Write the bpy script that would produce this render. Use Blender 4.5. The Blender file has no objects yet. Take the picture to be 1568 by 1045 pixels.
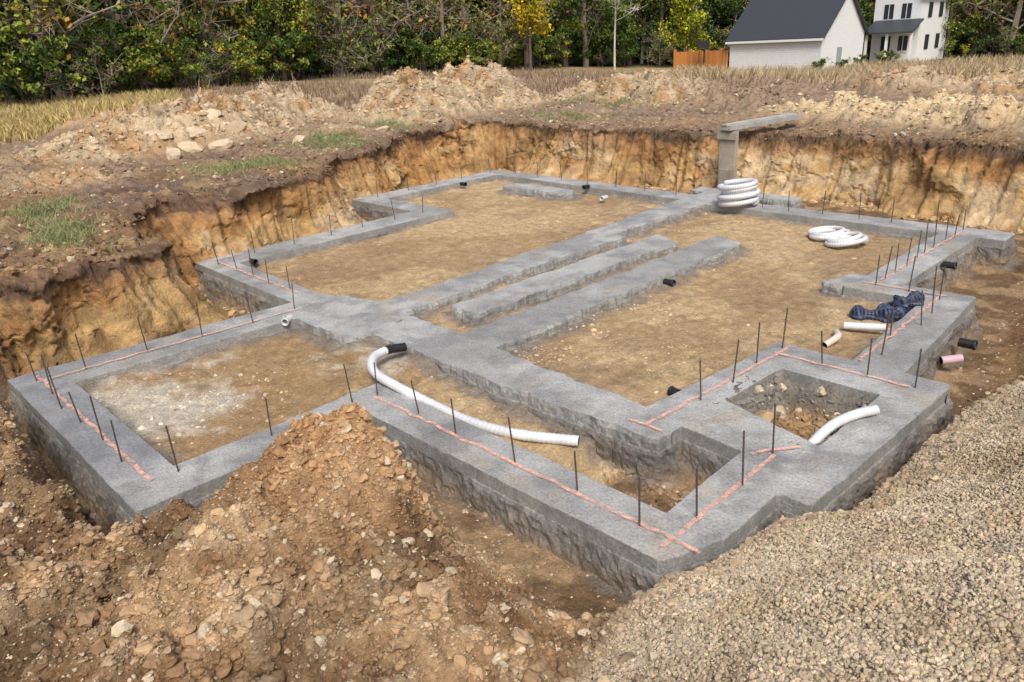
import bpy, numpy as np, math
from mathutils import Vector, Matrix
rng=np.random.default_rng(7)
S=bpy.context.scene
col=S.collection
# ---------------------------------------------------------------- noise
def _h(i,j,k):
    n=(i.astype(np.int64)*374761393+j.astype(np.int64)*668265263+k.astype(np.int64)*2147483647+12345)&0xffffffff
    n=((n^(n>>13))*1274126177)&0xffffffff
    n=((n^(n>>16))*2246822519)&0xffffffff
    return ((n^(n>>15))&0xffff)/32767.5-1
def vn(x,y,z=0.):
    x=np.asarray(x,float);y=np.asarray(y,float);z=np.asarray(z,float)+np.zeros_like(x)
    i=np.floor(x);j=np.floor(y);k=np.floor(z)
    u=x-i;v=y-j;w=z-k
    u=u*u*(3-2*u);v=v*v*(3-2*v);w=w*w*(3-2*w)
    i=i.astype(np.int64);j=j.astype(np.int64);k=k.astype(np.int64)
    def L(a,b,t):return a+(b-a)*t
    c=L(L(L(_h(i,j,k),_h(i+1,j,k),u),L(_h(i,j+1,k),_h(i+1,j+1,k),u),v),
        L(L(_h(i,j,k+1),_h(i+1,j,k+1),u),L(_h(i,j+1,k+1),_h(i+1,j+1,k+1),u),v),w) if np.any(w!=0) else L(L(_h(i,j,k),_h(i+1,j,k),u),L(_h(i,j+1,k),_h(i+1,j+1,k),u),v)
    return c
def fbm(x,y,z=0.,o=4,g=.5):
    a=1.;s=0.;t=0.
    for n in range(o):
        s=s+a*vn(x*2**n+n*17.3,y*2**n-n*9.1,z*2**n);t+=a;a*=g
    return s/t*1.6
def cells(x,y,z):
    """worley: returns F1 distance, F2-F1 and a random value per cell"""
    x=np.asarray(x,float);y=y+np.zeros_like(x);z=z+np.zeros_like(x)
    i=np.floor(x).astype(np.int64);j=np.floor(y).astype(np.int64);k=np.floor(z).astype(np.int64)
    b1=np.full(x.shape,9.);b2=np.full(x.shape,9.);rv=np.zeros(x.shape)
    for a in(-1,0,1):
        for b in(-1,0,1):
            for c in(-1,0,1):
                I,J,K_=i+a,j+b,k+c
                d=(I+.5+.45*_h(I,J,K_)-x)**2+(J+.5+.45*_h(I+57,J,K_)-y)**2+(K_+.5+.45*_h(I,J+91,K_)-z)**2
                r=_h(I+13,J+7,K_+3);m=d<b1
                b2=np.where(m,b1,np.minimum(b2,d));rv=np.where(m,r,rv);b1=np.where(m,d,b1)
    return np.sqrt(b1),np.sqrt(b2)-np.sqrt(b1),rv
def ss(a,b,x):
    t=np.clip((x-a)/(b-a),0,1);return t*t*(3-2*t)
def mixc(a,b,t):
    t=np.asarray(t)[...,None];return a*(1-t)+b*t
C=lambda *v:np.array(v,float)
# ---------------------------------------------------------------- mesh helper
def mesh(name,V,Fs,cols=None,mat=None,smooth=True,parent=None,link=True,alpha=None):
    V=np.asarray(V,np.float32)
    me=bpy.data.meshes.new(name)
    if isinstance(Fs,np.ndarray):
        n=Fs.shape[1];m=len(Fs)
        me.vertices.add(len(V));me.vertices.foreach_set('co',V.ravel())
        me.loops.add(n*m);me.loops.foreach_set('vertex_index',Fs.astype(np.int32).ravel())
        me.polygons.add(m);me.polygons.foreach_set('loop_start',np.arange(0,n*m,n,dtype=np.int32))
        me.update(calc_edges=True);me.validate()
    else:
        me.from_pydata(V.tolist(),[],Fs);me.update()
    if cols is not None:
        a=me.color_attributes.new('Col','FLOAT_COLOR','POINT')
        c=np.zeros((len(V),4),np.float32);c[:,:3]=np.clip(cols,0.002,1)
        if alpha is not None:c[:,3]=alpha
        a.data.foreach_set('color',c.ravel())
    me.polygons.foreach_set('use_smooth',np.full(len(me.polygons),smooth))
    if mat:me.materials.append(mat)
    o=bpy.data.objects.new(name,me)
    if link:col.objects.link(o)
    if parent:o.parent=parent
    return o
def empty(name,loc=(0,0,0)):
    e=bpy.data.objects.new(name,None);e.location=loc;e.empty_display_size=.2;col.objects.link(e);return e
class B:  # geometry accumulator
    def __init__(s):s.V=[];s.F=[];s.C=[];s.n=0
    def add(s,V,F,c=(.5,.5,.5)):
        V=np.asarray(V,float);s.V.append(V);s.F+=[tuple(int(i)+s.n for i in f) for f in F]
        c=np.asarray(c,float);s.C.append(np.tile(c,(len(V),1)) if c.ndim==1 else c);s.n+=len(V)
    def box(s,a,b,c=(.5,.5,.5),M=None):
        a=np.array(a,float);b=np.array(b,float)
        V=np.array([[x,y,z] for z in(a[2],b[2]) for y in(a[1],b[1]) for x in(a[0],b[0])])
        if M is not None:V=np.array([list(M@Vector(v)) for v in V])
        s.add(V,[(0,2,3,1),(4,5,7,6),(0,1,5,4),(2,6,7,3),(0,4,6,2),(1,3,7,5)],c)
    def tube(s,P,R,n=8,c=(.5,.5,.5),cap=True):
        P=np.asarray(P,float);R=np.zeros(len(P))+R;m=len(P)
        T=np.gradient(P,axis=0);T/=np.linalg.norm(T,axis=1)[:,None]+1e-9
        up=C(0,0,1) if abs(T[0,2])<.9 else C(1,0,0)
        N=np.cross(T[0],up);N/=np.linalg.norm(N);V=[]
        a=np.arange(n)*2*math.pi/n
        for i in range(m):
            N=N-T[i]*(N@T[i]);N/=np.linalg.norm(N)+1e-9;Bn=np.cross(T[i],N)
            V.append(P[i]+R[i]*(np.cos(a)[:,None]*N+np.sin(a)[:,None]*Bn))
        V=np.concatenate(V)
        F=[(i*n+j,i*n+(j+1)%n,(i+1)*n+(j+1)%n,(i+1)*n+j) for i in range(m-1) for j in range(n)]
        if cap:F+=[tuple(range(n))[::-1],tuple(range((m-1)*n,m*n))]
        cc=np.asarray(c,float)
        if cc.ndim==2:cc=np.repeat(cc,n,axis=0)
        s.add(V,F,cc)
    def obj(s,name,mat,smooth=False,parent=None):
        return mesh(name,np.concatenate(s.V),s.F,np.concatenate(s.C),mat,smooth,parent)
def spline(P,n):
    P=np.asarray(P,float);m=len(P);Q=np.vstack([2*P[0]-P[1],P,2*P[-1]-P[-2]]);o=[]
    for t in np.linspace(0,m-1-1e-6,n):
        i=int(t);u=t-i;a,b,c,d=Q[i:i+4]
        o.append(.5*((2*b)+(-a+c)*u+(2*a-5*b+4*c-d)*u*u+(-a+3*b-3*c+d)*u**3))
    return np.array(o)
# ---------------------------------------------------------------- materials
def mat(name,rough=.9,ns=8.,nv=.35,bs=30.,bd=.01,bstr=.6,spec=.25,base=None,extra=None):
    m=bpy.data.materials.new(name);m.use_nodes=True;nt=m.node_tree;N=nt.nodes;L=nt.links
    b=N['Principled BSDF'];b.inputs['Roughness'].default_value=rough;b.inputs['Specular IOR Level'].default_value=spec
    tc=N.new('ShaderNodeTexCoord')
    if base is None:
        at=N.new('ShaderNodeAttribute');at.attribute_name='Col';src=at.outputs['Color']
    else:
        r=N.new('ShaderNodeRGB');r.outputs[0].default_value=(*base,1);src=r.outputs[0]
    n1=N.new('ShaderNodeTexNoise');n1.inputs['Scale'].default_value=ns;n1.inputs['Detail'].default_value=8;n1.inputs['Roughness'].default_value=.7
    L.new(tc.outputs['Object'],n1.inputs['Vector'])
    mr=N.new('ShaderNodeMapRange');mr.inputs[1].default_value=.3;mr.inputs[2].default_value=.7;mr.inputs[3].default_value=1-nv;mr.inputs[4].default_value=1+nv
    L.new(n1.outputs['Fac'],mr.inputs[0])
    mx=N.new('ShaderNodeVectorMath');mx.operation='SCALE';L.new(src,mx.inputs[0]);L.new(mr.outputs[0],mx.inputs['Scale'])
    out=mx.outputs[0]
    n2=N.new('ShaderNodeTexNoise');n2.inputs['Scale'].default_value=bs;n2.inputs['Detail'].default_value=8;n2.inputs['Roughness'].default_value=.65
    L.new(tc.outputs['Object'],n2.inputs['Vector'])
    h=n2.outputs['Fac']
    if extra:out,h=extra(nt,tc,out,h)
    bp=N.new('ShaderNodeBump');bp.inputs['Distance'].default_value=bd;bp.inputs['Strength'].default_value=bstr
    L.new(h,bp.inputs['Height']);L.new(bp.outputs[0],b.inputs['Normal'])
    L.new(out,b.inputs['Base Color'])
    return m
def gravelx(nt,tc,out,h):   # pebble pattern, weighted by the mask stored in the colour alpha
    N=nt.nodes;L=nt.links
    v=N.new('ShaderNodeTexVoronoi');v.inputs['Scale'].default_value=48;L.new(tc.outputs['Object'],v.inputs['Vector'])
    at=N.new('ShaderNodeAttribute');at.attribute_name='Col'
    mr=N.new('ShaderNodeMapRange');mr.inputs[1].default_value=0;mr.inputs[2].default_value=.75;mr.inputs[3].default_value=1.15;mr.inputs[4].default_value=.6
    L.new(v.outputs['Distance'],mr.inputs[0])
    hs=N.new('ShaderNodeSeparateColor');L.new(v.outputs['Color'],hs.inputs[0])
    m2=N.new('ShaderNodeMapRange');m2.inputs[3].default_value=.75;m2.inputs[4].default_value=1.25;L.new(hs.outputs[0],m2.inputs[0])
    mu=N.new('ShaderNodeMath');mu.operation='MULTIPLY';L.new(mr.outputs[0],mu.inputs[0]);L.new(m2.outputs[0],mu.inputs[1])
    mi=N.new('ShaderNodeMix');mi.data_type='FLOAT';mi.inputs[2].default_value=1.0;L.new(at.outputs['Alpha'],mi.inputs[0]);L.new(mu.outputs[0],mi.inputs[3])
    sp=N.new('ShaderNodeTexNoise');sp.inputs['Scale'].default_value=38;sp.inputs['Detail'].default_value=6;sp.inputs['Roughness'].default_value=.85;L.new(tc.outputs['Object'],sp.inputs['Vector'])
    sm=N.new('ShaderNodeMapRange');sm.inputs[1].default_value=.36;sm.inputs[2].default_value=.58;sm.inputs[3].default_value=.66;sm.inputs[4].default_value=1.12;L.new(sp.outputs['Fac'],sm.inputs[0])
    mm_=N.new('ShaderNodeMath');mm_.operation='MULTIPLY';L.new(mi.outputs[0],mm_.inputs[0]);L.new(sm.outputs[0],mm_.inputs[1])
    mx=N.new('ShaderNodeVectorMath');mx.operation='SCALE';L.new(out,mx.inputs[0]);L.new(mm_.outputs[0],mx.inputs['Scale'])
    ma=N.new('ShaderNodeMath');ma.operation='MULTIPLY';L.new(v.outputs['Distance'],ma.inputs[0]);L.new(at.outputs['Alpha'],ma.inputs[1])
    ad=N.new('ShaderNodeMath');ad.operation='MULTIPLY_ADD';ad.inputs[1].default_value=-.8;L.new(ma.outputs[0],ad.inputs[0]);L.new(h,ad.inputs[2])
    return mx.outputs[0],ad.outputs[0]
def porous(nt,tc,out,h):   # air holes / blotches in fresh concrete
    N=nt.nodes;L=nt.links
    v=N.new('ShaderNodeTexNoise');v.inputs['Scale'].default_value=42;v.inputs['Detail'].default_value=5;v.inputs['Roughness'].default_value=.8;L.new(tc.outputs['Object'],v.inputs['Vector'])
    m=N.new('ShaderNodeMapRange');m.inputs[1].default_value=.36;m.inputs[2].default_value=.6;m.inputs[3].default_value=.62;m.inputs[4].default_value=1.1;L.new(v.outputs['Fac'],m.inputs[0])
    mx=N.new('ShaderNodeVectorMath');mx.operation='SCALE';L.new(out,mx.inputs[0]);L.new(m.outputs[0],mx.inputs['Scale'])
    ad=N.new('ShaderNodeMath');ad.operation='ADD';L.new(v.outputs['Fac'],ad.inputs[0]);L.new(h,ad.inputs[1])
    return mx.outputs[0],ad.outputs[0]
M_ground=mat('soil_material',.95,7,.34,30,.035,1,.12,extra=gravelx)
M_wall=mat('pit_wall_material',.95,3.5,.45,26,.05,1,.12)
M_rock=mat('rock_material',.92,22,.25,60,.008,.9,.15)
M_conc=mat('wet_concrete_material',.7,2.6,.22,60,.008,.9,.35,extra=porous)
M_gen=mat('painted_part_material',.5,6,.10,50,.002,.3,.4)
M_steel=mat('rusty_steel_material',.6,40,.4,120,.001,.5,.5,base=(.085,.065,.055))
M_leaf=mat('foliage_material',.75,3,.35,20,.01,.2,.2)
M_bark=mat('bark_material',.95,6,.3,25,.02,.8,.1)
M_grass=mat('grass_material',.8,3,.3,20,.01,.1,.2)
# ---------------------------------------------------------------- plan of the footings (metres)
def R4(x0,x1,y0,y1):return [(x0,y0),(x1,y0),(x1,y1),(x0,y1)]
FOOT=[([(-9.5,1.3),(-8.86,1.3),(-8.66,4.9),(-9.32,4.9)],0),(R4(-9.5,-5.66,1.3,1.78),0),(R4(-6.13,-5.66,1.3,3.8),0),
([(-6.15,3.43),(-2.38,3.43),(-2.3,3.9),(-6.15,3.9)],0),([(-2.62,3.43),(-2.36,3.43),(-2.17,3.92),(-2.17,5.1),(-2.68,5.1)],0),
([(-2.25,4.62),(-1.92,4.64),(-1.84,7.26),(-2.25,7.26)],0),(R4(-3.56,-1.85,6.7,7.3),0),([(-3.76,4.82),(-3.3,4.82),(-3.2,7.29),(-3.56,7.29)],0),
([(-3.6,5.08),(-2.2,4.98),(-2.2,5.46),(-3.4,5.76)],0),([(-7.42,4.70),(-5,4.66),(-3.3,4.74),(-3.3,5.15),(-4.5,5.2),(-6.2,5.32),(-7.5,5.35)],1),
([(-9.32,4.55),(-8.5,4.38),(-7.5,4.40),(-7.42,4.95),(-7.6,5.4),(-8.3,5.5),(-9.3,5.15)],1),
([(-8.3,5.2),(-7.7,5.2),(-7.8,7.6),(-8.32,7.6)],1),([(-8.38,7.5),(-7.85,7.5),(-7.75,10.1),(-8.5,10.1)],1),([(-8.52,9.9),(-8.02,9.9),(-8.06,13.5),(-8.72,13.5)],1),
([(-7.4,5.95),(-6.88,5.88),(-6.86,10.2),(-7.4,10.5)],1),([(-6.5,5.1),(-5.92,5.1),(-5.98,10.75),(-6.56,11.0)],1),
([(-12.66,4.8),(-12.0,4.8),(-12.0,9.85),(-12.72,9.85)],0),([(-12.66,4.78),(-9.2,4.7),(-9.2,5.14),(-12.66,5.24)],0),
(R4(-14.98,-12.0,9.4,9.9),0),(R4(-14.98,-14.4,9.4,13.9),0),([(-14.98,13.4),(-8.5,13.1),(-8.5,13.62),(-14.98,13.92)],0),(R4(-13.05,-11.2,12.35,12.8),1),
(R4(-8.72,-2.9,12.96,13.5),0),(R4(-9.1,-6.75,14.0,14.42),1),(R4(-8.7,-8.1,13.4,14.2),1),
([(-3.78,9.9),(-3.28,9.9),(-3.28,13.4),(-3.82,13.4)],0),(R4(-3.85,-2.45,9.55,10.02),0),([(-2.76,7.2),(-2.26,7.2),(-2.44,10.0),(-2.9,10.0)],0),
([(-4.1,9.6),(-3.7,9.6),(-3.7,10.2),(-4.0,10.1)],1)]
# ---------------------------------------------------------------- terrain definition
def chaikin(P,n=2):
    P=np.array(P,float)
    for _ in range(n):
        Q=np.roll(P,-1,0);P=np.stack([.75*P+.25*Q,.25*P+.75*Q],1).reshape(-1,2)
    return P
PIT=[(-2.35,3.2),(-2.05,3.9),(-1.8,4.5),(-1.68,6.2),(-1.55,7.4),(-1.75,8.5),(-2.0,9.6),(-2.1,12),(-2.0,14.2),(-2.4,15.5),(-3.4,15.9),(-5.4,16.1),(-7.6,16.5),(-9.3,16.3),(-11,15.7),(-13.3,15.7),(-15.5,15.9),(-17.2,15.9),(-17.0,13.5),(-15.9,11.2),(-15.35,10.0),(-15.2,8.9),(-13.4,8.6),(-13.2,6.5),(-13.3,4.6),(-12.2,4.0),(-11,4.2),(-10.2,3.2),(-9.95,2),(-10.0,1.12),(-9.0,1.16),(-7,1.18),(-5.9,1.1),(-5.25,1.2),(-5.2,2.4),(-4.9,2.9),(-4.2,3.0),(-3,2.98),(-2.5,2.9)]
PITS=chaikin(PIT,2)
def polysd(x,y,P):
    P=np.asarray(P,float);Q=np.roll(P,-1,0)
    d=np.full(x.shape,1e9);ins=np.zeros(x.shape,bool)
    for (ax,ay),(bx,by) in zip(P,Q):
        ex,ey=bx-ax,by-ay;wx=x-ax;wy=y-ay
        t=np.clip((wx*ex+wy*ey)/(ex*ex+ey*ey+1e-12),0,1)
        d=np.minimum(d,(wx-ex*t)**2+(wy-ey*t)**2)
        c=((ay<=y)&(by>y))|((by<=y)&(ay>y))
        ins^=c&(x<ax+(y-ay)/(by-ay+1e-12)*ex)
    d=np.sqrt(d);return np.where(ins,-d,d)
def pitd(x,y):
    d=np.full(x.shape,9.);m=(x>-19)&(x<1)&(y>-1)&(y<18.5)
    d[m]=polysd(x[m],y[m],PITS);return d
def footd(x,y):
    d=np.full(x.shape,9.)
    for P,rf in FOOT:
        P=np.array(P);a=P.min(0)-.45;b=P.max(0)+.45
        k=(x>a[0])&(x<b[0])&(y>a[1])&(y<b[1])
        if k.any():d[k]=np.minimum(d[k],polysd(x[k],y[k],P)-(.06 if rf else 0))
    return d
XB=([-9,-1,1,2,2.7,3.3,3.9,4.5,4.75,7,9],[-.9,-1.2,-1.85,-2.,-2.2,-2.33,-2.12,-2.05,-1.86,-1.74,-1.35])
# x,y,sx,sy,height,kind(0 pale clay,1 limestone,2 brown)
MOUNDS=[(-21.2,16.2,2.2,1.9,1.35,0),(-20.9,18.6,1.9,1.6,1.45,0),(-19.6,14.4,1.5,1.3,.6,0),(-22.0,9.0,2.2,2.5,1.1,0),(-21.6,6.4,2,2,.6,0),(-26.5,13.2,2.2,2.2,1.1,0),(-16.2,22,3.2,1.6,.75,0),(-12,22.5,2.5,1.4,.45,2),
 (-6.8,19.4,3.4,1.1,.42,1),(-3.2,18.8,2.5,1.2,.48,1),(-9.3,27,1.9,1.3,.65,0),(-5.9,27.5,2,1.4,.7,0),(-24,27,4,2,.5,2),(-15,31,5,2,.4,2),(-17,4.4,1.8,1.5,.3,0),(-30,10,3,2,.5,0),(-13,26,3,1.5,.35,2),(-18.4,11.6,1.2,1.0,.25,0),(-24.3,11.4,1.8,1.5,.6,0)]
def terrain(x,y):
    x=np.asarray(x,float);y=np.asarray(y,float)
    r=np.hypot(x,y)+1e-6;bx=-x/r
    d0=pitd(x,y);fd=footd(x,y)
    n1=fbm(x*.35,y*.35,0,4);n2=fbm(x*1.7+5,y*1.7,0,5);n3=fbm(x*7,y*7+3,0,4,.6)
    cl=np.abs(fbm(x*3.1+9,y*3.1,0,3))
    d=d0+.10*n2*ss(-.6,.3,d0)+.03*n3
    near=ss(3.9,2.9,y)*ss(-9.9,-9.3,x)
    gx=x-np.interp(y,*XB)+.05*n2
    gm=ss(-.02,.12,gx)*ss(8.6,7.6,y)
    rm=ss(-3.2,-2.4,x)*ss(6.6,7.6,y)*ss(15.6,14.2,y)
    dl=np.interp(bx,[.2,.33,.5,.7,.8,.95,1],[-2.25,-2.3,-2.25,-.8,-.2,.25,.3])
    rs=np.interp(bx,[.4,.7],[17,30])
    H=.9+ss(rs,76,r)*dl+.12*n1*ss(0,2,d0)+.07*n2+.05*n3+.07*cl*ss(.5,1.5,d0)*ss(40,25,r)
    H=H+ss(105,160,r)*18
    mm=np.zeros_like(x);ml=np.zeros_like(x);mb=np.zeros_like(x)
    wx=x+.45*n1+.12*n2;wy=y+.45*fbm(x*.5+40,y*.5,0,3)
    for cx,cy,sx,sy,h,t in MOUNDS:
        e=np.exp(-(((wx-cx)/sx)**2+((wy-cy)/sy)**2)**1.35*.75)
        mm=np.maximum(mm,h*e)+.25*np.minimum(mm,h*e)
        if t==1:ml=np.maximum(ml,e)
        if t==2:mb=np.maximum(mb,e)
    cr=cells(x*1.6+.3*n2,y*1.6,x*0+2.2)
    H=H+mm*(1+.10*n1+.08*cr[2])+ss(.05,.5,mm)*(.13*n2+.07*cr[2]-.10*ss(.25,0,cr[1])+.055*n3)
    Hn=.34+.07*n1+.13*n2+.09*n3+.12*cl+.15*ss(-6.0,-6.9,x)
    Hn=Hn+.24*np.exp(-((x+4.58)/.40)**2-((y-2.55)/.40)**2)+.04*np.exp(-((x+5.0)/.35)**2-((y-1.6)/.6)**2)
    ru=np.sin((y*.35+x*1.0)*4.2+.6*n1);Hn=Hn-.10*ss(.2,.9,ru)*near*ss(2.4,1.6,y)*ss(-6.6,-5.6,x)
    Hn=Hn-.16*ss(-4.3,-2.6,x)*ss(.9,2.6,y)
    H=H*(1-near)+Hn*near
    F=-.42+.035*n2+.02*n3+.02*n1
    F=F+.08*ss(-6,-5,x)*ss(3.6,3.2,y)
    def rect(a,b,c,e):return (x>a)&(x<b)&(y>c)&(y<e)
    room=rect(-8.95,-6.05,1.6,4.6)|rect(-12.3,-8.2,5,13.6)|rect(-14.6,-12.2,9.6,13.6)|rect(-8.3,-3.5,5.0,13.2)|rect(-3.9,-2.6,7.1,9.8)
    lv=-.135+.025*n2+.018*n3
    F=np.where(room,lv,F)
    pr=rect(-7.5,-3.6,3.6,5.0)
    F=np.where(pr,np.interp(x,[-7,-5.5,-4,-3],[-.06,-.14,-.22,-.32])+.04*n2+.02*n3,F)
    F=np.where(rect(-3.9,-2.5,3.8,5.2),-.34+.07*n2+.04*n3,F)
    bx0=rect(-3.4,-2.1,5.2,6.9)
    be=np.minimum(np.minimum(x+3.25,-2.22-x),np.minimum(y-5.5,6.75-y))
    F=np.where(bx0,-.07-.22*ss(.0,.32,be+.08*n2)+.06*n2+.05*n3,F)
    fil=np.exp(-np.maximum(fd,0)/.07)*(.5+.5*n2)
    F=F+np.where(room|pr,.05,.09)*fil*(F<-.05)
    off=.42*(1-near)*(1-rm);w=.16+.20*near+.35*near*ss(-4.6,-3.6,x)+1.35*rm
    t=np.clip((d-off)/w,0,1);t=t*t*(3-2*t)
    z=F+(H-F)*t*(1-.35*rm)
    lo=np.interp(y,[2.2,3.2,4.3,4.6,4.9,7],[.15,-.06,-.06,-.22,-.1,-.14])
    hg=lo+.6*np.maximum(gx,0);hg=np.where(hg>1.0,1.0+(hg-1.0)*.45,hg);hg=np.minimum(hg,1.5)+.03*n2+.008*n3+.03*n1
    z=z*(1-gm)+hg*gm
    # ---------- colour
    tan=C(.53,.38,.21);brown=C(.27,.17,.095);pale=C(.62,.48,.31);orange=C(.42,.24,.10);topsoil=C(.20,.14,.105);dry=C(.42,.33,.17)
    f=fbm(x*.9+31,y*.9,0,5,.6);f2=fbm(x*3.3,y*3.3+50,0,4,.6)
    c=np.zeros(x.shape+(3,))+mixc(brown,topsoil,ss(-.4,.5,f))
    c=mixc(c,tan*.85,ss(.1,.55,f2)*.45)
    c=mixc(c,C(.36,.265,.185)+0*c,ss(16,22,r)*.5)
    mc=mm*(1-mb)
    c=mixc(c,mixc(pale*.95+0*c,C(.50,.33,.18)+0*c,ss(-.2,.5,f2+f)),ss(.08,.35,mc+.08*f)*.92)
    c=mixc(c,orange*1.1+0*c,ss(.1,.5,mc)*ss(.1,.7,f2+f)*.5)
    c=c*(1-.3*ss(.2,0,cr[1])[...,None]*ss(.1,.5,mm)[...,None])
    c=mixc(c,C(.32,.23,.165)+0*c,mb*.7)
    c=mixc(c,C(.70,.54,.33)+0*c,ml*.9)
    c=c*(1-.30*ss(.0,-.5,n3+n2)[...,None]*ss(.2,.8,d0)[...,None])
    c=mixc(c,mixc(dry+0*c,C(.27,.21,.12)+0*c,ss(-.2,.4,f)),ss(38,46,r))
    c=mixc(c,C(.03,.035,.015)+0*c,ss(60,75,r)*np.where(bx>.75,1,0)+ss(90,98,r)*np.where(bx>.75,0,1))
    nc=mixc(C(.26,.155,.08)+0*c,C(.46,.305,.17)+0*c,ss(-.3,.5,f2*.6+n2*.6))
    nc=mixc(nc,C(.15,.085,.045)+0*c,ss(.15,.7,f)*.75)
    nc=mixc(nc,pale+0*c,ss(.3,.8,n3)*.4)
    nc=nc*(1-.35*ss(.2,.9,ru)[...,None])
    nc=mixc(nc,C(.48,.27,.125)+0*c,np.exp(-((x+4.6)/.6)**2-((y-2.4)/.7)**2)*.65)
    c=mixc(c,nc,near)
    fl=mixc(tan+0*c,C(.37,.25,.14)+0*c,ss(-.1,.6,f)*.8);fl=mixc(fl,pale+0*c,ss(.1,.7,f2)*.4)
    fl=mixc(fl,C(.34,.22,.12)+0*c,ss(.25,.6,fbm(x*.45+3,y*.45+70,0,5,.65))*.5)
    fe=mixc(C(.19,.12,.065)+0*c,C(.37,.25,.14)+0*c,ss(-.3,.4,f2))
    fc=np.where((room|pr)[...,None],fl,fe)
    lr=rect(-8.95,-6.05,1.6,4.6)
    fc=np.where(lr[...,None],mixc(C(.40,.265,.14)+0*c,C(.60,.52,.41)+0*c,ss(-.1,.6,f+.4*f2-.1)),fc)
    fc=np.where(bx0[...,None],mixc(C(.20,.18,.155)+0*c,C(.31,.20,.10)+0*c,ss(.12,.35,be+.08*n2)),fc)
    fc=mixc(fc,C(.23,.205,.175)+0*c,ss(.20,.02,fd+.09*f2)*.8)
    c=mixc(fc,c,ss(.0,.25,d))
    c=mixc(c,mixc(C(.19,.11,.055)+0*c,C(.30,.185,.095)+0*c,ss(-.2,.5,f2)),ss(0,.1,d0+.1)*rm*(1-ss(2.5,4,d0)))
    g=mixc(C(.51,.395,.255)+0*c,C(.57,.46,.32)+0*c,ss(-.4,.4,f2));g=mixc(g,C(.33,.24,.15)+0*c,ss(.1,.6,f)*.4+ss(.4,.0,gx)*.45)
    c=mixc(c,g,gm)
    return z,c,d0,gm,near,mm
# ---------------------------------------------------------------- build ground sheet
def axis(segs):
    out=[segs[0][0]]
    for a,b,s in segs:
        n=max(1,int(round((b-a)/s)));out+=list(a+(b-a)*np.arange(1,n+1)/n)
    return np.array(out)
def grow(a,b,s,g):
    o=[];p=a;sgn=1 if b>a else -1
    while (b-p)*sgn>0:p+=s*sgn;s*=g;o.append(p)
    return o
xs=axis([(-31,-18.5,.08),(-18.5,-6.2,.042),(-6.2,.2,.022)])
xs=np.array(grow(-31,-600,.12,1.06)[::-1]+list(xs)+grow(.2,600,.04,1.1))
ys=axis([(-.6,4.6,.022),(4.6,17.5,.042),(17.5,31,.08)])
ys=np.array(grow(-.6,-300,.04,1.12)[::-1]+list(ys)+grow(31,700,.12,1.06))
X,Y=np.meshgrid(xs,ys,indexing='ij')
Z,COL,D0,GM,NE,MM=terrain(X,Y)
nx,ny=X.shape
idx=np.arange(nx*ny).reshape(nx,ny)
Fq=np.stack([idx[:-1,:-1],idx[1:,:-1],idx[1:,1:],idx[:-1,1:]],-1).reshape(-1,4)
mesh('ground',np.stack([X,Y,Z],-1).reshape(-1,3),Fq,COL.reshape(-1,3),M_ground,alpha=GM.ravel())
def zat(x,y):
    x=np.atleast_1d(np.asarray(x,float));y=np.atleast_1d(np.asarray(y,float));return terrain(x,y)[0]
# ---------------------------------------------------------------- excavation wall strip
def arc(P):
    P=np.array(P);s=np.r_[0,np.cumsum(np.hypot(*np.diff(P,axis=0).T))];return s
i0=np.argmin(np.hypot(PITS[:,0]+2.2,PITS[:,1]-15.1));i1=np.argmin(np.hypot(PITS[:,0]+10,PITS[:,1]-1.12))
path=PITS[i0:i1+1];s=arc(path);n=int(s[-1]/.03);q=np.linspace(0,s[-1],n)
px=np.interp(q,s,path[:,0]);py=np.interp(q,s,path[:,1])
tx=np.gradient(px);ty=np.gradient(py);k=np.ones(13)/13
tx=np.convolve(np.pad(tx,6,'edge'),k,'valid');ty=np.convolve(np.pad(ty,6,'edge'),k,'valid')
tl=np.hypot(tx,ty);ox=ty/tl;oy=-tx/tl
jig=.13*fbm(q*1.1,q*0,0,4,.6)+.06*fbm(q*5,q*0+4,0,3,.6)
px=px+ox*jig;py=py+oy*jig
K=60
U=np.linspace(0,1,K)[None,:];PX=px[:,None];PY=py[:,None];OX=ox[:,None];OY=oy[:,None]
Htop=terrain(px+ox*.95,py+oy*.95)[0];Htop=np.minimum(Htop,1.3)[:,None]
dd=np.where(U<.84,-.18+.48*(U/.84)**1.2,.30+.75*((U-.84)/.16))
zz=np.where(U<.84,-.5+(Htop+.5)*(U/.84)**.95,Htop+.0-.14*((U-.84)/.16)**1.2)
A0=PX+OX*dd;B0=PY+OY*dd
sn=q[:,None]+0*U
w1_=fbm(A0*.9,B0*.9,zz*.9,3,.5)*.22+fbm(sn*3.0,zz*.7,0,4,.6)*.07
c1,e1,r1=cells(sn*2.4+.7*fbm(sn*2,zz*2,0,3),zz*2.6+.4*fbm(sn*3,zz*3,5,2),A0*0+3.3)
c2,e2,r2=cells(sn*9+fbm(sn*5,zz*5,0,2)*.9,zz*11,A0*0+7.3)
rough=fbm(A0*5,B0*5,zz*6,5,.7)
soft=ss(-.3,.4,fbm(A0*.7+4,B0*.7,zz*.7,3))   # smoother scraped stretches against crumbly ones
w3=w1_+(r1*.045+r2*.02+np.abs(rough)*.085)*(.35+.65*soft)+fbm(A0*16,B0*16,zz*18,3,.6)*.018
lip=-.05*np.exp(-((U-.81)/.04)**2)*(1+2*fbm(A0*2.2,B0*2.2,0,4,.6))
blk=-.18*np.exp(-((U-.0)/.15)**2)*(1+1.2*fbm(A0*2+7,B0*2,0,3))*1.4
fade=np.where(U<.84,1,1-((U-.84)/.16)**.8)
o=(w3-.08+lip+blk)*fade
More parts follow.
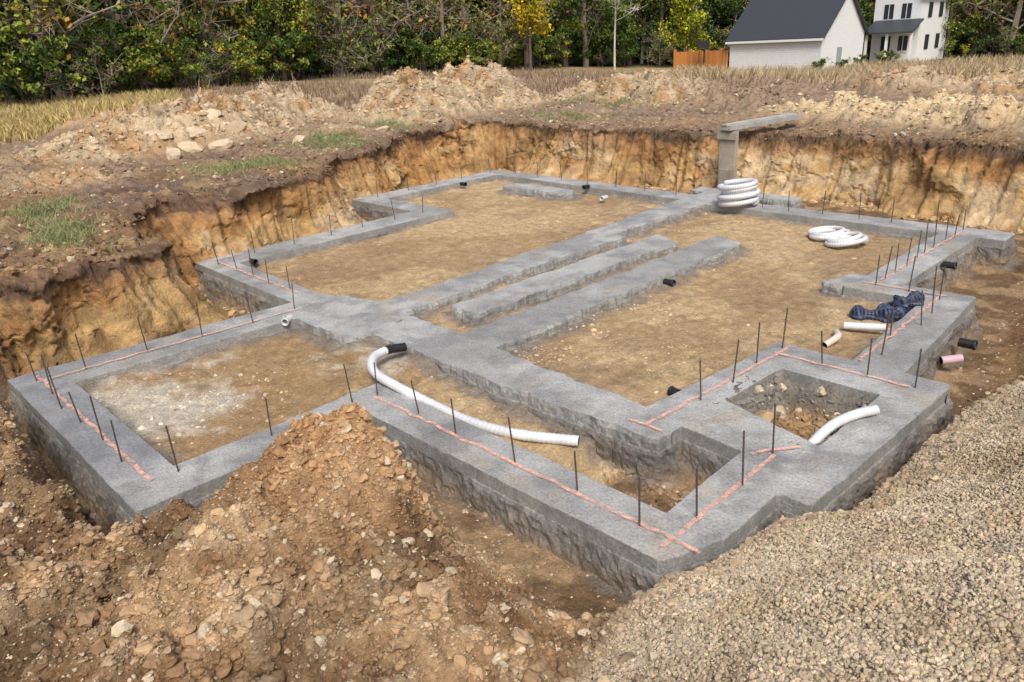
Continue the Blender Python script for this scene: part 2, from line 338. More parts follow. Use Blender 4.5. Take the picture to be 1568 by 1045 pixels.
VX=A0+OX*o;VY=B0+OY*o;VZ=zz+(.06*fbm(A0*5,B0*5,zz*5,3)+.02*r2)*fade+.05*fbm(A0*4,B0*4,0,4,.65)*ss(.75,.85,U)*ss(1,.93,U)
f=fbm(A0*.8,B0*.8,zz*1.2,4,.6);f2=fbm(A0*3,B0*3,zz*4,4,.6);f4=fbm(sn*.6+8,zz*.8,2.2,4,.6);hh=U+.09*f2+.09*f
cw=np.zeros(VX.shape+(3,))+C(.54,.35,.155)
cw=mixc(cw,C(.66,.50,.31)+0*cw,ss(-.05,.5,f2*.6+f4)*.85)
cw=mixc(cw,C(.46,.235,.085)+0*cw,ss(-.1,.45,f+.15*r1)*.8)
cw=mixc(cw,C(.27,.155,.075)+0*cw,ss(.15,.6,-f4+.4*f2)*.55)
cw=mixc(cw,C(.42,.235,.105)+0*cw,ss(.50,.66,hh)*.75)
cw=mixc(cw,C(.17,.11,.075)+0*cw,ss(.71,.80,hh)*.92)
tc_=terrain(px+ox*.9,py+oy*.9)[1][:,None,:]
cw=mixc(cw,tc_+0*cw,ss(.81,.87,U+.06*f2))
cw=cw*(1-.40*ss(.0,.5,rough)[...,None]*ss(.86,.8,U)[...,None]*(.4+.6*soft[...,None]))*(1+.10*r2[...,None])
idw=np.arange(n*K).reshape(n,K)
Fw=np.stack([idw[:-1,:-1],idw[:-1,1:],idw[1:,1:],idw[1:,:-1]],-1).reshape(-1,4)
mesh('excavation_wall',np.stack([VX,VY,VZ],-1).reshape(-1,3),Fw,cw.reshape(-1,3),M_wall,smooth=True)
# ---------------------------------------------------------------- rocks
ph=(1+5**.5)/2
ICO=np.array([(-1,ph,0),(1,ph,0),(-1,-ph,0),(1,-ph,0),(0,-1,ph),(0,1,ph),(0,-1,-ph),(0,1,-ph),(ph,0,-1),(ph,0,1),(-ph,0,-1),(-ph,0,1)])/math.hypot(1,ph)
ICF=np.array([(0,11,5),(0,5,1),(0,1,7),(0,7,10),(0,10,11),(1,5,9),(5,11,4),(11,10,2),(10,7,6),(7,1,8),(3,9,4),(3,4,2),(3,2,6),(3,6,8),(3,8,9),(4,9,5),(2,4,11),(6,2,10),(8,6,7),(9,8,1)])
def subdiv(V,F):
    V=list(map(tuple,V));cache={};G=[]
    def mid(a,b):
        k_=(min(a,b),max(a,b))
        if k_ not in cache:
            m=(np.array(V[a])+np.array(V[b]));m/=np.linalg.norm(m);cache[k_]=len(V);V.append(tuple(m))
        return cache[k_]
    for a,b,c in F:
        x,y,z=mid(a,b),mid(b,c),mid(c,a);G+=[(a,x,z),(x,b,y),(z,y,c),(x,y,z)]
    return np.array(V),np.array(G)
ICO2,ICF2=subdiv(ICO,ICF)
def rocks(name,x,y,z,s,c,mt=M_rock,flat=.7,j=.3,sub=False,smooth=False,sink=.15):
    n=len(x);B0_,F0=(ICO2,ICF2) if sub else (ICO,ICF);m=len(B0_)
    V=B0_[None]*(1+rng.uniform(-j,j,(n,m,1)))
    if sub:   # chip a few facets off each clod
        k_=rng.normal(size=(n,6,3));k_/=np.linalg.norm(k_,axis=2)[...,None]
        dp=np.einsum('mj,nkj->nmk',B0_,k_);cut=rng.uniform(.45,.8,(n,1,6))
        sc=np.minimum(1,(cut/np.maximum(dp,1e-3))*(dp>0)+(dp<=0)*9).min(2);V=V*sc[...,None]*1.15
    V=V*rng.uniform(.6,1.3,(n,1,3))
    q=rng.normal(size=(n,4));q/=np.linalg.norm(q,axis=1)[:,None];a,b,cc,d=q.T
    R=np.stack([1-2*(cc*cc+d*d),2*(b*cc-a*d),2*(b*d+a*cc),2*(b*cc+a*d),1-2*(b*b+d*d),2*(cc*d-a*b),2*(b*d-a*cc),2*(cc*d+a*b),1-2*(b*b+cc*cc)],-1).reshape(n,3,3)
    V=np.einsum('nij,nkj->nki',R,V);V[...,2]*=flat
    V=V*s[:,None,None]+np.stack([x,y,z+s*sink],-1)[:,None,:]
    F=(F0[None]+(np.arange(n)*m)[:,None,None]).reshape(-1,3)
    return mesh(name,V.reshape(-1,3),F,np.repeat(c,m,axis=0),mt,smooth=smooth)
def scatter(n,x0,x1,y0,y1,test):
    x=rng.uniform(x0,x1,n);y=rng.uniform(y0,y1,n);z,c,d0,gm,ne,mm=terrain(x,y);k=test(x,y,z,d0,gm,ne,mm)
    k=rng.random(n)<k;return x[k],y[k],z[k],c[k]
def pw(n,a,b,p=2.2):
    u=rng.random(n);return (a**(1-p)+u*(b**(1-p)-a**(1-p)))**(1/(1-p))
def clods(nm,n,a,b,p,box,test,br=(.8,1.25),palef=.1,pc=(.60,.49,.34),**kw):
    x,y,z,c=scatter(n,*box,test);s=pw(len(x),a,b,p);c=np.clip(c*rng.uniform(*br,(len(x),1))+rng.uniform(-.01,.015,(len(x),1)),.02,.75)
    pk=rng.random(len(x))<palef;c[pk]=C(*pc)*rng.uniform(.8,1.1,(pk.sum(),1))
    return rocks(nm,x,y,z,s,c,**kw)
nbox=(-8.8,-1.7,-.6,3.2)
clods('soil_clods',52000,.010,.052,2.7,nbox,lambda x,y,z,d0,gm,ne,mm:(d0>.0)*(1-gm)*(.2+.8*ss(-.2,.5,fbm(x*1.5,y*1.5,0,3))),sub=True,j=.2,sink=-.05,palef=.06)
clods('soil_crumbs',110000,.004,.014,2.2,nbox,lambda x,y,z,d0,gm,ne,mm:(d0>.0)*(1-gm)*.9,palef=.12)
x,y,z,c=scatter(150000,-2.4,.3,.8,8.6,lambda x,y,z,d0,gm,ne,mm:ss(.2,.9,gm)*(x*-1<2.6))
s=pw(len(x),.0055,.015,2.2);big=rng.random(len(x))<.005;s[big]*=2.2
c=c*rng.uniform(.7,1.35,(len(x),1))*(1+rng.uniform(-.06,.06,(len(x),3)))
rocks('gravel',x,y,z,s,c,flat=.8)
x,y,z,c=scatter(44000,-2.8,-.6,.9,8.9,lambda x,y,z,d0,gm,ne,mm:np.exp(-((x-np.interp(y,*XB)-.12)/.2)**2)*(.2+.8*ss(-.1,.5,fbm(x*2,y*2,0,3))))
s=pw(len(x),.008,.045,2.4);c=C(.44,.325,.205)*rng.uniform(.6,1.3,(len(x),1))
rocks('rubble',x,y,z,s,c,sub=True,j=.16,sink=.0)
clods('pit_floor_stones',50000,.006,.04,2.9,(-17,-1.4,1,16),lambda x,y,z,d0,gm,ne,mm:(d0<.2)*(.08+.5*ss(.3,.75,fbm(x*.8,y*.8+4,0,3))+.9*ss(-.5,-.1,d0)+.5*(y<3.4)),palef=.3,br=(.85,1.3),sub=True,j=.15,sink=-.1)
clods('limestone_chips',1500,.008,.035,2.4,(-6,-4.2,5.3,8.2),lambda x,y,z,d0,gm,ne,mm:np.exp(-((x+5.5)/.35)**2)*ss(-.2,.4,fbm(x*3,y*3,0,3)),palef=.7,sub=True,j=.15,sink=-.1)
clods('sump_clods',900,.012,.07,2.2,(-3.2,-2.3,5.6,6.65),lambda x,y,z,d0,gm,ne,mm:.2+.8*ss(-.2,.3,fbm(x*3,y*3+5,0,3)),palef=.06,sub=True,j=.18,sink=.0)
clods('trench_clods',700,.012,.06,2.2,(-3.7,-2.6,3.95,4.7),lambda x,y,z,d0,gm,ne,mm:ss(-.1,.4,fbm(x*2,y*2+5,0,3)),palef=.06,sub=True,j=.18,sink=.0)
rocks('boulder',C(-2.98),C(5.95),zat(-2.98,5.95)+.02,C(.13),C(.46,.33,.18)[None],sub=True,j=.06)
m=12000;ii=rng.integers(0,n-1,m);of=rng.normal(-.2,.16,m)
x=px[ii]+ox[ii]*of;y=py[ii]+oy[ii]*of;z=zat(x,y);s=pw(m,.012,.09,2.7)
rocks('wall_rubble',x,y,z,s,C(.48,.33,.17)*rng.uniform(.5,1.3,(m,1)),sub=True,j=.15)
m=14000;ii=rng.integers(0,n-1,m);of=np.abs(rng.normal(.25,.35,m))+.2
x=px[ii]+ox[ii]*of;y=py[ii]+oy[ii]*of;z,c,_,_,_,_=terrain(x,y);z=np.maximum(z,Htop[ii,0]-.05);s=pw(m,.008,.06,2.6)
rocks('rim_clods',x,y,z,s,np.clip(c*rng.uniform(.6,1.4,(m,1)),.02,.7),sub=True,j=.17)
clods('plateau_clods',60000,.012,.08,2.8,(-24,.5,1,24),lambda x,y,z,d0,gm,ne,mm:(d0>.5)*(1-ne)*(1-gm)*(.25+.75*ss(-.1,.5,fbm(x*1.2,y*1.2,0,3))),br=(.65,1.45),palef=.12,sub=True,j=.17)
clods('spoil_rubble',110000,.02,.13,3.0,(-31,.5,-1,31),lambda x,y,z,d0,gm,ne,mm:(d0>.6)*(1-ne)*(1-gm)*(.05+.8*ss(.15,.6,mm)),br=(.75,1.25),palef=.12,j=.28,sink=-.1)
x=np.array([-19.6,-19.9,-19.2,-18.9,-19.6,-20.3,-18.8,-18.3,-20,-19.3,-17.5]);y=np.array([8.1,8.6,7.7,8.4,9.1,8.9,7.1,10.2,7.3,10.6,12.2])
rocks('limestone_slabs',x,y,zat(x,y)-.02,rng.uniform(.16,.34,11),C(.60,.47,.32)*rng.uniform(.85,1.1,(11,1)),flat=.6,sub=True,j=.09)
# ---------------------------------------------------------------- footings
hS=.03
gx_=np.arange(-15.4,-1.5,hS);gy_=np.arange(1.0,14.8,hS);GX,GY=np.meshgrid(gx_,gy_,indexing='ij')
SD=np.full(GX.shape,9.);RG=np.full(GX.shape,9.)
for P,rf in FOOT:
    P=np.array(P);a=P.min(0)-.6;b=P.max(0)+.6
    k=(GX>a[0])&(GX<b[0])&(GY>a[1])&(GY<b[1])
    dd_=polysd(GX[k],GY[k],P)
    if rf:dd_=dd_+.05*fbm(GX[k]*3.5,GY[k]*3.5,0,5,.7)
    old=SD[k];SD[k]=np.minimum(old,dd_);rr=RG[k];RG[k]=np.where(dd_<old,rf,rr)
SD=SD+.006*fbm(GX*4,GY*4,0,5,.75)
RG=np.where(RG>1,0,RG)
ins=SD<0
g0,g1=np.gradient(SD,hS);gl=np.hypot(g0,g1)+1e-6;g0/=gl;g1/=gl
vid=-np.ones(GX.shape,int);V=[]
ii,jj=np.nonzero(ins)
vid[ii,jj]=np.arange(len(ii));V=[(GX[i,j],GY[i,j]) for i,j in zip(ii,jj)]
full=ins[:-1,:-1]&ins[1:,:-1]&ins[1:,1:]&ins[:-1,1:];anyi=ins[:-1,:-1]|ins[1:,:-1]|ins[1:,1:]|ins[:-1,1:]
a,b=np.nonzero(full);F=[tuple(t) for t in np.stack([vid[a,b],vid[a+1,b],vid[a+1,b+1],vid[a,b+1]],-1).tolist()]
ed={};bn={};segs=[]
def eint(p,q):
    key=(p,q) if p<q else (q,p)
    if key not in ed:
        sa,sb=SD[p],SD[q];t=sa/(sa-sb);t=min(max(t,.04),.96)
        x=GX[p]+(GX[q]-GX[p])*t;y=GY[p]+(GY[q]-GY[p])*t
        ed[key]=len(V);V.append((x,y));bn[ed[key]]=((g0[p]+g0[q])/2,(g1[p]+g1[q])/2,RG[p] if ins[p] else RG[q])
    return ed[key]
a,b=np.nonzero(anyi&~full)
for i,j in zip(a.tolist(),b.tolist()):
    cs=[(i,j),(i+1,j),(i+1,j+1),(i,j+1)];pl=[];tags=[]
    for k in range(4):
        p=cs[k];q_=cs[(k+1)%4]
        if ins[p]:pl.append(int(vid[p]));tags.append('i')
        if ins[p]!=ins[q_]:pl.append(eint(p,q_));tags.append('x' if ins[p] else 'e')
    if len(pl)>=3:
        F.append(tuple(pl))
        for k in range(len(pl)):
            if tags[k]=='x' and tags[(k+1)%len(pl)]=='e':segs.append((pl[k],pl[(k+1)%len(pl)]))
V2=np.array(V);nt_=len(V2)
zt=.006*fbm(V2[:,0]*2,V2[:,1]*2,0,4)+.004*fbm(V2[:,0]*11,V2[:,1]*11,0,3,.7)
V3=np.column_stack([V2,zt])
f=fbm(V2[:,0]*.8,V2[:,1]*.8,0,5,.6);f2=fbm(V2[:,0]*5,V2[:,1]*5,0,4,.6)
cc=mixc(C(.355,.35,.33)+np.zeros((nt_,3)),C(.48,.475,.45)+0,ss(-.4,.4,f))
cc=mixc(cc,C(.23,.23,.225)+0*cc,ss(.05,.6,f2)*.45)
cc=mixc(cc,C(.25,.25,.245)+0*cc,ss(.2,.6,fbm(V2[:,0]*1.7+20,V2[:,1]*1.7+8,0,4,.6))*.55)
cc=mixc(cc,C(.46,.37,.27)+0*cc,ss(.35,.9,fbm(V2[:,0]*2.3,V2[:,1]*2.3+8,0,4,.6))*.45)
cc=mixc(cc,C(.22,.235,.26)+0*cc,ss(1.0,0,np.abs(V2[:,1]-1.4))*ss(-5.9,-6.6,V2[:,0])*.6)
bl=sorted(bn);bmap={v:i for i,v in enumerate(bl)};nb=len(bl)
BN=np.array([bn[v] for v in bl]);BP=V2[bl];rgf=BN[:,2]
levels=[(-.004,.003,.0)]+[(-.012-.035*i,.005+.001*i,.05) for i in range(4)]+[(-.135,.018,.5)]+[(-.15-.032*i,.03+.055*(i/9)**.8,1) for i in range(10)]+[(-.6,.11,1)]
VS=[V3];CSs=[cc]
for lz,lo_,ra in levels:
    n3=fbm(BP[:,0]*6,BP[:,1]*6,lz*7+3.3,5,.7);n4=fbm(BP[:,0]*1.6,BP[:,1]*1.6,lz*2,3);n5=fbm(BP[:,0]*14,BP[:,1]*14,lz*14,3,.7)
    ra_=np.where(rgf==1,np.maximum(ra,.55 if lz<-.02 else .1),ra)
    off=lo_+(.03*n3+.03*n4+.012*n5)*ra_+rgf*.02*ra_
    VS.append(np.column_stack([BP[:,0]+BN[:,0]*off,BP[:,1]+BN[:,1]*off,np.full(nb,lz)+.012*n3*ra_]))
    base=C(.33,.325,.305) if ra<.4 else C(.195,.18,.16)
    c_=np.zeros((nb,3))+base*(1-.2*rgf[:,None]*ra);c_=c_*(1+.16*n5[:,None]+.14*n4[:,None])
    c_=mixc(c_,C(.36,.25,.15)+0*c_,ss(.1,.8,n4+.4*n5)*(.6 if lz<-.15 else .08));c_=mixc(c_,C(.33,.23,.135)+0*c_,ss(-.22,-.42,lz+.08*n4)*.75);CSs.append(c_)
for (p,q_) in segs:
    pi,qi=bmap[p],bmap[q_];F.append((p,nt_+pi,nt_+qi,q_))
    for l in range(len(levels)-1):
        A_=nt_+l*nb;B_=nt_+(l+1)*nb;F.append((A_+pi,B_+pi,B_+qi,A_+qi))
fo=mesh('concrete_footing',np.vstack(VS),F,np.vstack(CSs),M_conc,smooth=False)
def chalkx(nt,tc,out,h):
    N=nt.nodes;L=nt.links;b=N['Principled BSDF']
    n=N.new('ShaderNodeTexNoise');n.inputs['Scale'].default_value=16;n.inputs['Detail'].default_value=8;n.inputs['Roughness'].default_value=.85;L.new(tc.outputs['Object'],n.inputs['Vector'])
    m=N.new('ShaderNodeMapRange');m.inputs[1].default_value=.38;m.inputs[2].default_value=.56;m.inputs[4].default_value=.8;L.new(n.outputs['Fac'],m.inputs[0]);L.new(m.outputs[0],b.inputs['Alpha']);return out,h
M_chalk=mat('marking_paint_material',.9,8,.1,50,.001,.2,base=(.92,.50,.37),extra=chalkx)
g=B()
def strip(a,b,w=.036,z=.015):
    a=C(*a);b=C(*b);n=max(2,int(np.linalg.norm(b-a)/.10));t=np.linspace(0,1,n)[:,None];P=a+(b-a)*t
    dr=(b-a)/np.linalg.norm(b-a);nr=C(-dr[1],dr[0]);wb=(rng.normal(0,.007,(n,1)));P=P+nr*rng.normal(0,.004,(n,1))
    L_=np.hstack([P+nr*(w/2+wb),np.full((n,1),z)]);R_=np.hstack([P-nr*(w/2-wb),np.full((n,1),z)])
    g.add(np.vstack([L_,R_]),[(i,n+i,n+i+1,i+1) for i in range(n-1)],(.7,.4,.3))
for i_,(a_,b_) in enumerate([((-2.42,3.55),(-2.45,5.1)),((-5.9,3.66),(-2.2,3.66)),((-3.52,4.86),(-3.4,7.25)),((-3.7,4.86),(-3.35,4.86)),((-3.45,7.0),(-2.1,7.0)),((-2.6,5.0),(-2.35,5.35)),((-12.3,5.0),(-9.6,4.95)),((-12.45,5),(-12.45,5.5)),((-9.1,1.5),(-8.95,4.6)),((-9.3,1.55),(-6,1.55)),((-3.55,10),(-3.55,13.2)),((-2.7,7.3),(-2.75,9.8)),((-3.7,9.8),(-2.7,9.8))]):strip(a_,b_,z=.013+.001*i_)
g.obj('layout_marking',M_chalk)
# ---------------------------------------------------------------- rebar
allb=B();reb=[]
def line(a,b,n):
    for t in np.linspace(0,1,n):reb.append((a[0]+(b[0]-a[0])*t,a[1]+(b[1]-a[1])*t))
line((-5.95,3.7),(-2.7,3.68),6);line((-6.0,1.75),(-5.98,3.45),3);line((-9.15,1.5),(-6.6,1.52),6);line((-9.12,2.0),(-8.98,4.6),5)
line((-12.2,5.0),(-9.9,4.95),5);line((-12.35,5.7),(-12.35,9.4),6);line((-14.7,9.9),(-14.7,13.4),5);line((-14,13.65),(-9,13.4),7)
line((-3.42,5.6),(-3.38,7.15),4);line((-2.95,7.0),(-2.1,7.02),3);line((-2.42,4.0),(-2.45,5.15),3);line((-3.55,10.1),(-3.55,13.2),9)
line((-2.6,7.6),(-2.7,9.7),5);line((-7,13.25),(-4,13.25),6);line((-3.5,9.8),(-2.8,9.8),3)
for x,y in reb:
    x+=rng.normal(0,.03);y+=rng.normal(0,.02);h=rng.uniform(.33,.46);t=rng.normal(0,.045,2);zz_=np.linspace(-.1,h,30)
    allb.tube(np.stack([x+t[0]*zz_,y+t[1]*zz_,zz_],-1),np.where(np.arange(30)%2==0,.0082,.0064),6)
allb.obj('rebar_stakes',M_steel)
# ---------------------------------------------------------------- pipes
def arc3(P):return np.r_[0,np.cumsum(np.linalg.norm(np.diff(P,axis=0),axis=1))]
def pipe(name,P,r,blackend=0,color=(.66,.67,.68),amp=.06):
    b=B();P=spline(P,200);s=arc3(P);m=int(s[-1]/.011);q=np.linspace(0,s[-1],m);PP=np.stack([np.interp(q,s,P[:,k]) for k in range(3)],-1)
    R=r*(1-amp*(np.arange(m)%4>1));cc=np.tile(C(*color),(len(PP),1))*(1+.14*fbm(q*4,q*0,0,3))[:,None];cc[q<blackend]=(.02,.02,.022)
    b.tube(PP,R,16,cc,cap=False)
    for e in(0,1):
        i,j_,k_=(0,3,8) if e==0 else(-1,-4,-9)
        T=PP[i];b.tube(np.array([T,PP[j_],PP[k_]]),[r*.88,r*.85,r*.85],16,(.03,.03,.03),cap=False)
        b.tube(np.array([PP[j_],PP[k_]]),[r*.86,r*.01],16,(.015,.015,.015))
    return b.obj(name,M_gen,True)
pipe('corrugated_drain_pipe',[(-6.60,4.58,.06),(-6.62,4.36,.09),(-6.52,4.10,.10),(-6.25,3.93,.08),(-5.85,3.90,.05),(-5.4,3.98,-.04),(-4.95,4.05,-.10),(-4.5,4.2,-.14),(-3.98,4.50,-.16)],.05,.26)
pipe('bent_drain_pipe',[(-2.36,5.44,-.12),(-2.34,5.6,-.03),(-2.30,5.85,.03),(-2.22,6.1,.05),(-2.13,6.28,.05)],.044)
pipe('pvc_pipe',[(-3.3,8.35,-.06),(-3.1,8.42,-.05),(-2.9,8.5,-.04)],.042,amp=0)
pipe('pvc_pipe',[(-3.25,7.75,-.1),(-3.2,7.95,-.05),(-3.3,8.15,-.08)],.038,amp=0,color=(.62,.54,.46))
pipe('pvc_pipe',[(-2.25,8.35,-.22),(-2.1,8.5,-.2)],.045,amp=0,color=(.55,.38,.42))
def coil(name,cx,cy,z0,R,r,turns,stack,tilt=0.):
    n=int(90*turns);t=np.linspace(0,turns,n);a=t*2*math.pi
    rad=R-(np.abs((t%2)-1))*r*.9+.03*np.sin(a*.37+1)+.012*np.sin(a*1.9)
    z=z0+r+t/turns*stack
    P=np.stack([cx+rad*np.cos(a)+.02*np.sin(t*2.1),cy+rad*np.sin(a)+.02*np.cos(t*1.7),z+tilt*np.cos(a)],-1)
    b=B();s=arc3(P);m=int(s[-1]/.02);q=np.linspace(0,s[-1],m);PP=np.stack([np.interp(q,s,P[:,k]) for k in range(3)],-1)
    cc=np.where((np.arange(m)%2==0)[:,None],C(.74,.74,.75),C(.60,.60,.62))
    b.tube(PP,r*(1-.09*(np.arange(m)%2)),12,cc);return b.obj(name,M_gen,True)
coil('coiled_drain_pipe',-7.42,13.1,.0,.33,.05,6.5,.40,.04)
coil('coiled_drain_pipe',-5.25,12.25,-.14,.28,.04,2.6,.09,.03)
coil('coiled_drain_pipe',-4.85,11.95,-.13,.28,.04,2.4,.09,.05)
def stub(x,y,z,dx,dy,r=.045,L=.17,color=(.02,.02,.022),name='pipe_sleeve'):
    b=B();d=C(dx,dy,0);d/=np.linalg.norm(d);p=C(x,y,z)
    b.tube([p,p+d*L*.5,p+d*L],r,14,color,cap=False);b.tube([p+d*L,p+d*L-d*.004,p],[r,r*.86,r*.86],14,color,cap=False)
    b.tube([p+d*L*.3,p+d*L*.32],[r*.86,.001],14,(.01,.01,.01));b.tube([p+d*L*.82,p+d*L*.84,p+d*L,p+d*L*1.002],[r,r*1.12,r*1.12,r],14,color,cap=False);b.obj(name,M_gen,True)
stub(-8.75,4.35,.0,.6,-.8,color=(.6,.6,.6));stub(-12.05,5.45,-.03,1,.1);stub(-5.95,8.6,-.08,1,0);stub(-3.78,5.75,-.1,-1,.1,L=.1)
stub(-14.3,12.1,-.02,1,0);stub(-11.2,13.2,.02,0,-1);stub(-2.45,12.9,.02,.4,-1,.06);stub(-3.25,11.4,-.05,1,0);stub(-2.25,8.9,-.18,1,0,.05);stub(-10.2,12.6,-.02,0,-1,color=(.6,.6,.6));stub(-2.0,7.15,-.1,1,.2)
def sack(name,cx,cy,z0,L,w,h,ang,color):
    n,m=60,28;u=np.linspace(0,1,n)[:,None];a=np.linspace(0,2*math.pi,m,endpoint=False)[None,:]
    pr=np.sqrt(np.clip(1-(2*u-1)**4,0,1))*(.75+.25*np.sin(u*9+1))
    xx=(u-.5)*L+0*a;nn_=fbm(xx*7+3,np.cos(a)*1.5+0*xx,np.sin(a)*1.5+0*xx,4,.6)
    yy=np.cos(a)*w*pr*(1+.35*nn_);zz_=np.maximum(np.sin(a)*h*pr*(1+.5*nn_),-h*.6)+h*.55
    x=cx+xx*math.cos(ang)-yy*math.sin(ang);y=cy+xx*math.sin(ang)+yy*math.cos(ang)
    chk=((np.floor(u*40+0*a)%3==0)|(np.floor(a/.45+0*u)%3==0))
    c=np.where(chk[...,None],C(.07,.09,.14),C(*color))
    id_=np.arange(n*m).reshape(n,m);F=[(int(id_[i,j]),int(id_[i,(j+1)%m]),int(id_[i+1,(j+1)%m]),int(id_[i+1,j])) for i in range(n-1) for j in range(m)]
    return mesh(name,np.stack([x,y,zz_+z0],-1).reshape(-1,3),F,c.reshape(-1,3),M_gen,False)
sack('netting_sack',-3.2,8.95,-.14,.55,.15,.10,.5,(.010,.014,.04))
sack('netting_sack',-2.95,9.3,-.02,.4,.12,.10,1.2,(.012,.016,.04))
sack('netting_sack',-3.05,9.1,-.1,.35,.14,.08,-.4,(.010,.014,.04))
sack('teal_glove',-3.15,10.35,-.3,.18,.05,.04,1.,(.05,.3,.28))
b=B();b.box((-9.34,15.55,-.45),(-8.96,15.70,1.04),(.44,.38,.31));b.box((-9.30,15.50,-.45),(-9.0,15.549,.2),(.36,.31,.26));b.box((-9.38,15.5,.86),(-8.92,15.549,1.0),(.42,.37,.31))
b.obj('concrete_pier',M_conc)
b=B();Mx=Matrix.Translation((-9.15,15.45,1.06))@Matrix.Rotation(math.radians(-8),4,'Z')
b.box((-.14,0,0),(.14,2.6,.10),(.44,.43,.40),Mx);b.box((-.11,-.02,.103),(.04,2.5,.13),(.50,.49,.45),Mx);b.obj('concrete_lintel',M_conc)
# ---------------------------------------------------------------- house
hz=-1.25
H_=empty('white_house',(0,0,0))
def part(fn,name):
    b=B();fn(b);return b.obj(name,M_gen,False,H_)
Wc=(.84,.84,.83);Rc=(.05,.055,.065);Dk=(.03,.035,.04)
x0,x1,y0,y1=-43.1,-33.7,72.9,82.1;ez=1.9;rz=5.8
def w1(b):
    b.box((x0,y0,hz-.5),(x1,y1,ez),Wc);ym=(y0+y1)/2
    for xx in(x0,x1):b.add([(xx,y0,ez),(xx,y1,ez),(xx,ym,rz)],[(0,1,2)],Wc)
    for i in range(15):b.box((x0-.02,y0-.02,hz+.2*i),(x1+.02,y0-.001,hz+.2*i+.015),(.7,.7,.7))
part(w1,'garage_walls')
def rf(b,x0,x1,y0,y1,ez,rz,o=.35,axis='x'):
    if axis=='x':
        ym=(y0+y1)/2;sl=(rz-ez)/(ym-y0)
        for ye in(y0-o,y1+o):
            ze=ez-sl*o;V=[(x0-o,ye,ze),(x1+o,ye,ze),(x1+o,ym,rz),(x0-o,ym,rz)];V+=[(a,b_,c+.16) for a,b_,c in V]
            b.add(V,[(0,1,2,3),(4,5,6,7),(0,1,5,4),(1,2,6,5),(3,0,4,7)],Rc)
    else:
        xm=(x0+x1)/2;sl=(rz-ez)/(xm-x0)
        for xe in(x0-o,x1+o):
            ze=ez-sl*o;V=[(xe,y0-o,ze),(xe,y1+o,ze),(xm,y1+o,rz),(xm,y0-o,rz)];V+=[(a,b_,c+.16) for a,b_,c in V]
            b.add(V,[(0,1,2,3),(4,5,6,7),(0,1,5,4),(1,2,6,5),(3,0,4,7)],Rc)
part(lambda b:rf(b,x0,x1,y0,y1,ez,rz),'garage_roof')
part(lambda b:[b.box((x1+.005,76.2,hz),(x1+.06,77.2,hz+2),(.35,.37,.4)),b.box((x0-.3,y0-.42,ez-.42),(x1+.3,y0-.36,ez-.22),Wc)],'side_door')
a0,a1,b0,b1=-34.5,-30,86,94
def w2(b):
    b.box((a0,b0,hz-.5),(a1,b1,5.2),Wc);xm=(a0+a1)/2
    for yy in(b0,b1):b.add([(a0,yy,5.2),(a1,yy,5.2),(xm,yy,7.8)],[(0,1,2)],Wc)
part(w2,'main_walls');part(lambda b:rf(b,a0,a1,b0,b1,5.2,7.8,.4,'y'),'main_roof')
def w3_(b):
    for wx in(-33.5,-31.8):
        for wz in(-.1,2.9):
            b.box((wx,b0-.06,wz),(wx+.9,b0-.01,wz+1.4),Dk);b.box((wx-.1,b0-.09,wz-.1),(wx+1.,b0-.062,wz),Wc);b.box((wx+.42,b0-.08,wz),(wx+.48,b0-.062,wz+1.4),Wc)
    for wy in(88,91):
        for wz in(-.1,2.9):b.box((a1+.01,wy,wz),(a1+.06,wy+1,wz+1.4),Dk)
part(w3_,'windows')
def porch(b):
    V=[(a0+.2,b0-2.7,1.6),(a1+.4,b0-2.7,1.6),(a1+.4,b0-.1,2.7),(a0+.2,b0-.1,2.7)];V+=[(p_,q_,r_+.15) for p_,q_,r_ in V]
    b.add(V,[(0,1,2,3),(4,5,6,7),(0,1,5,4),(1,2,6,5),(2,3,7,6),(3,0,4,7)],Rc)
    for xx in(-34.2,-32.2,-29.9):b.box((xx,b0-2.4,hz),(xx+.22,b0-2.2,1.6),Wc)
part(porch,'porch')
b=B()
for i in range(38):
    xx=-49.8+i*.17;h=2.15+(.25 if i%11 in(0,1) else 0)
    b.box((xx,73,hz-.3),(xx+.155,73.04,hz+h),C(.58,.24,.07)*rng.uniform(.8,1.2))
for i in range(4):b.box((-49.9+i*2.1,73.05,hz-.3),(-49.75+i*2.1,73.2,hz+2.4),(.4,.16,.05))
b.box((-49.8,73.05,hz+.4),(-43.4,73.1,hz+.52),(.4,.16,.05));b.box((-49.8,73.05,hz+1.7),(-43.4,73.1,hz+1.82),(.4,.16,.05))
b.obj('wooden_fence',M_gen)
b=B();b.tube([(-45.6,72.2,hz-.2),(-45.6,72.2,hz+2.9)],.07,8,Dk);b.box((-46.3,72.0,hz+2.3),(-44.9,72.05,hz+3.2),(.05,.05,.055));b.tube([(-45.6+.22*math.cos(t),71.75+.22*math.sin(t),hz+2.45) for t in np.linspace(0,6.28,20)],.02,5,(.3,.06,.02));b.tube([(-46.2,72.2,hz-.1),(-46.2,72.2,hz+2.2)],.05,6,Dk)
b.box((-46.1,71.9,hz-.2),(-45.1,72.7,hz+.15),Dk);b.obj('basketball_hoop',M_gen)
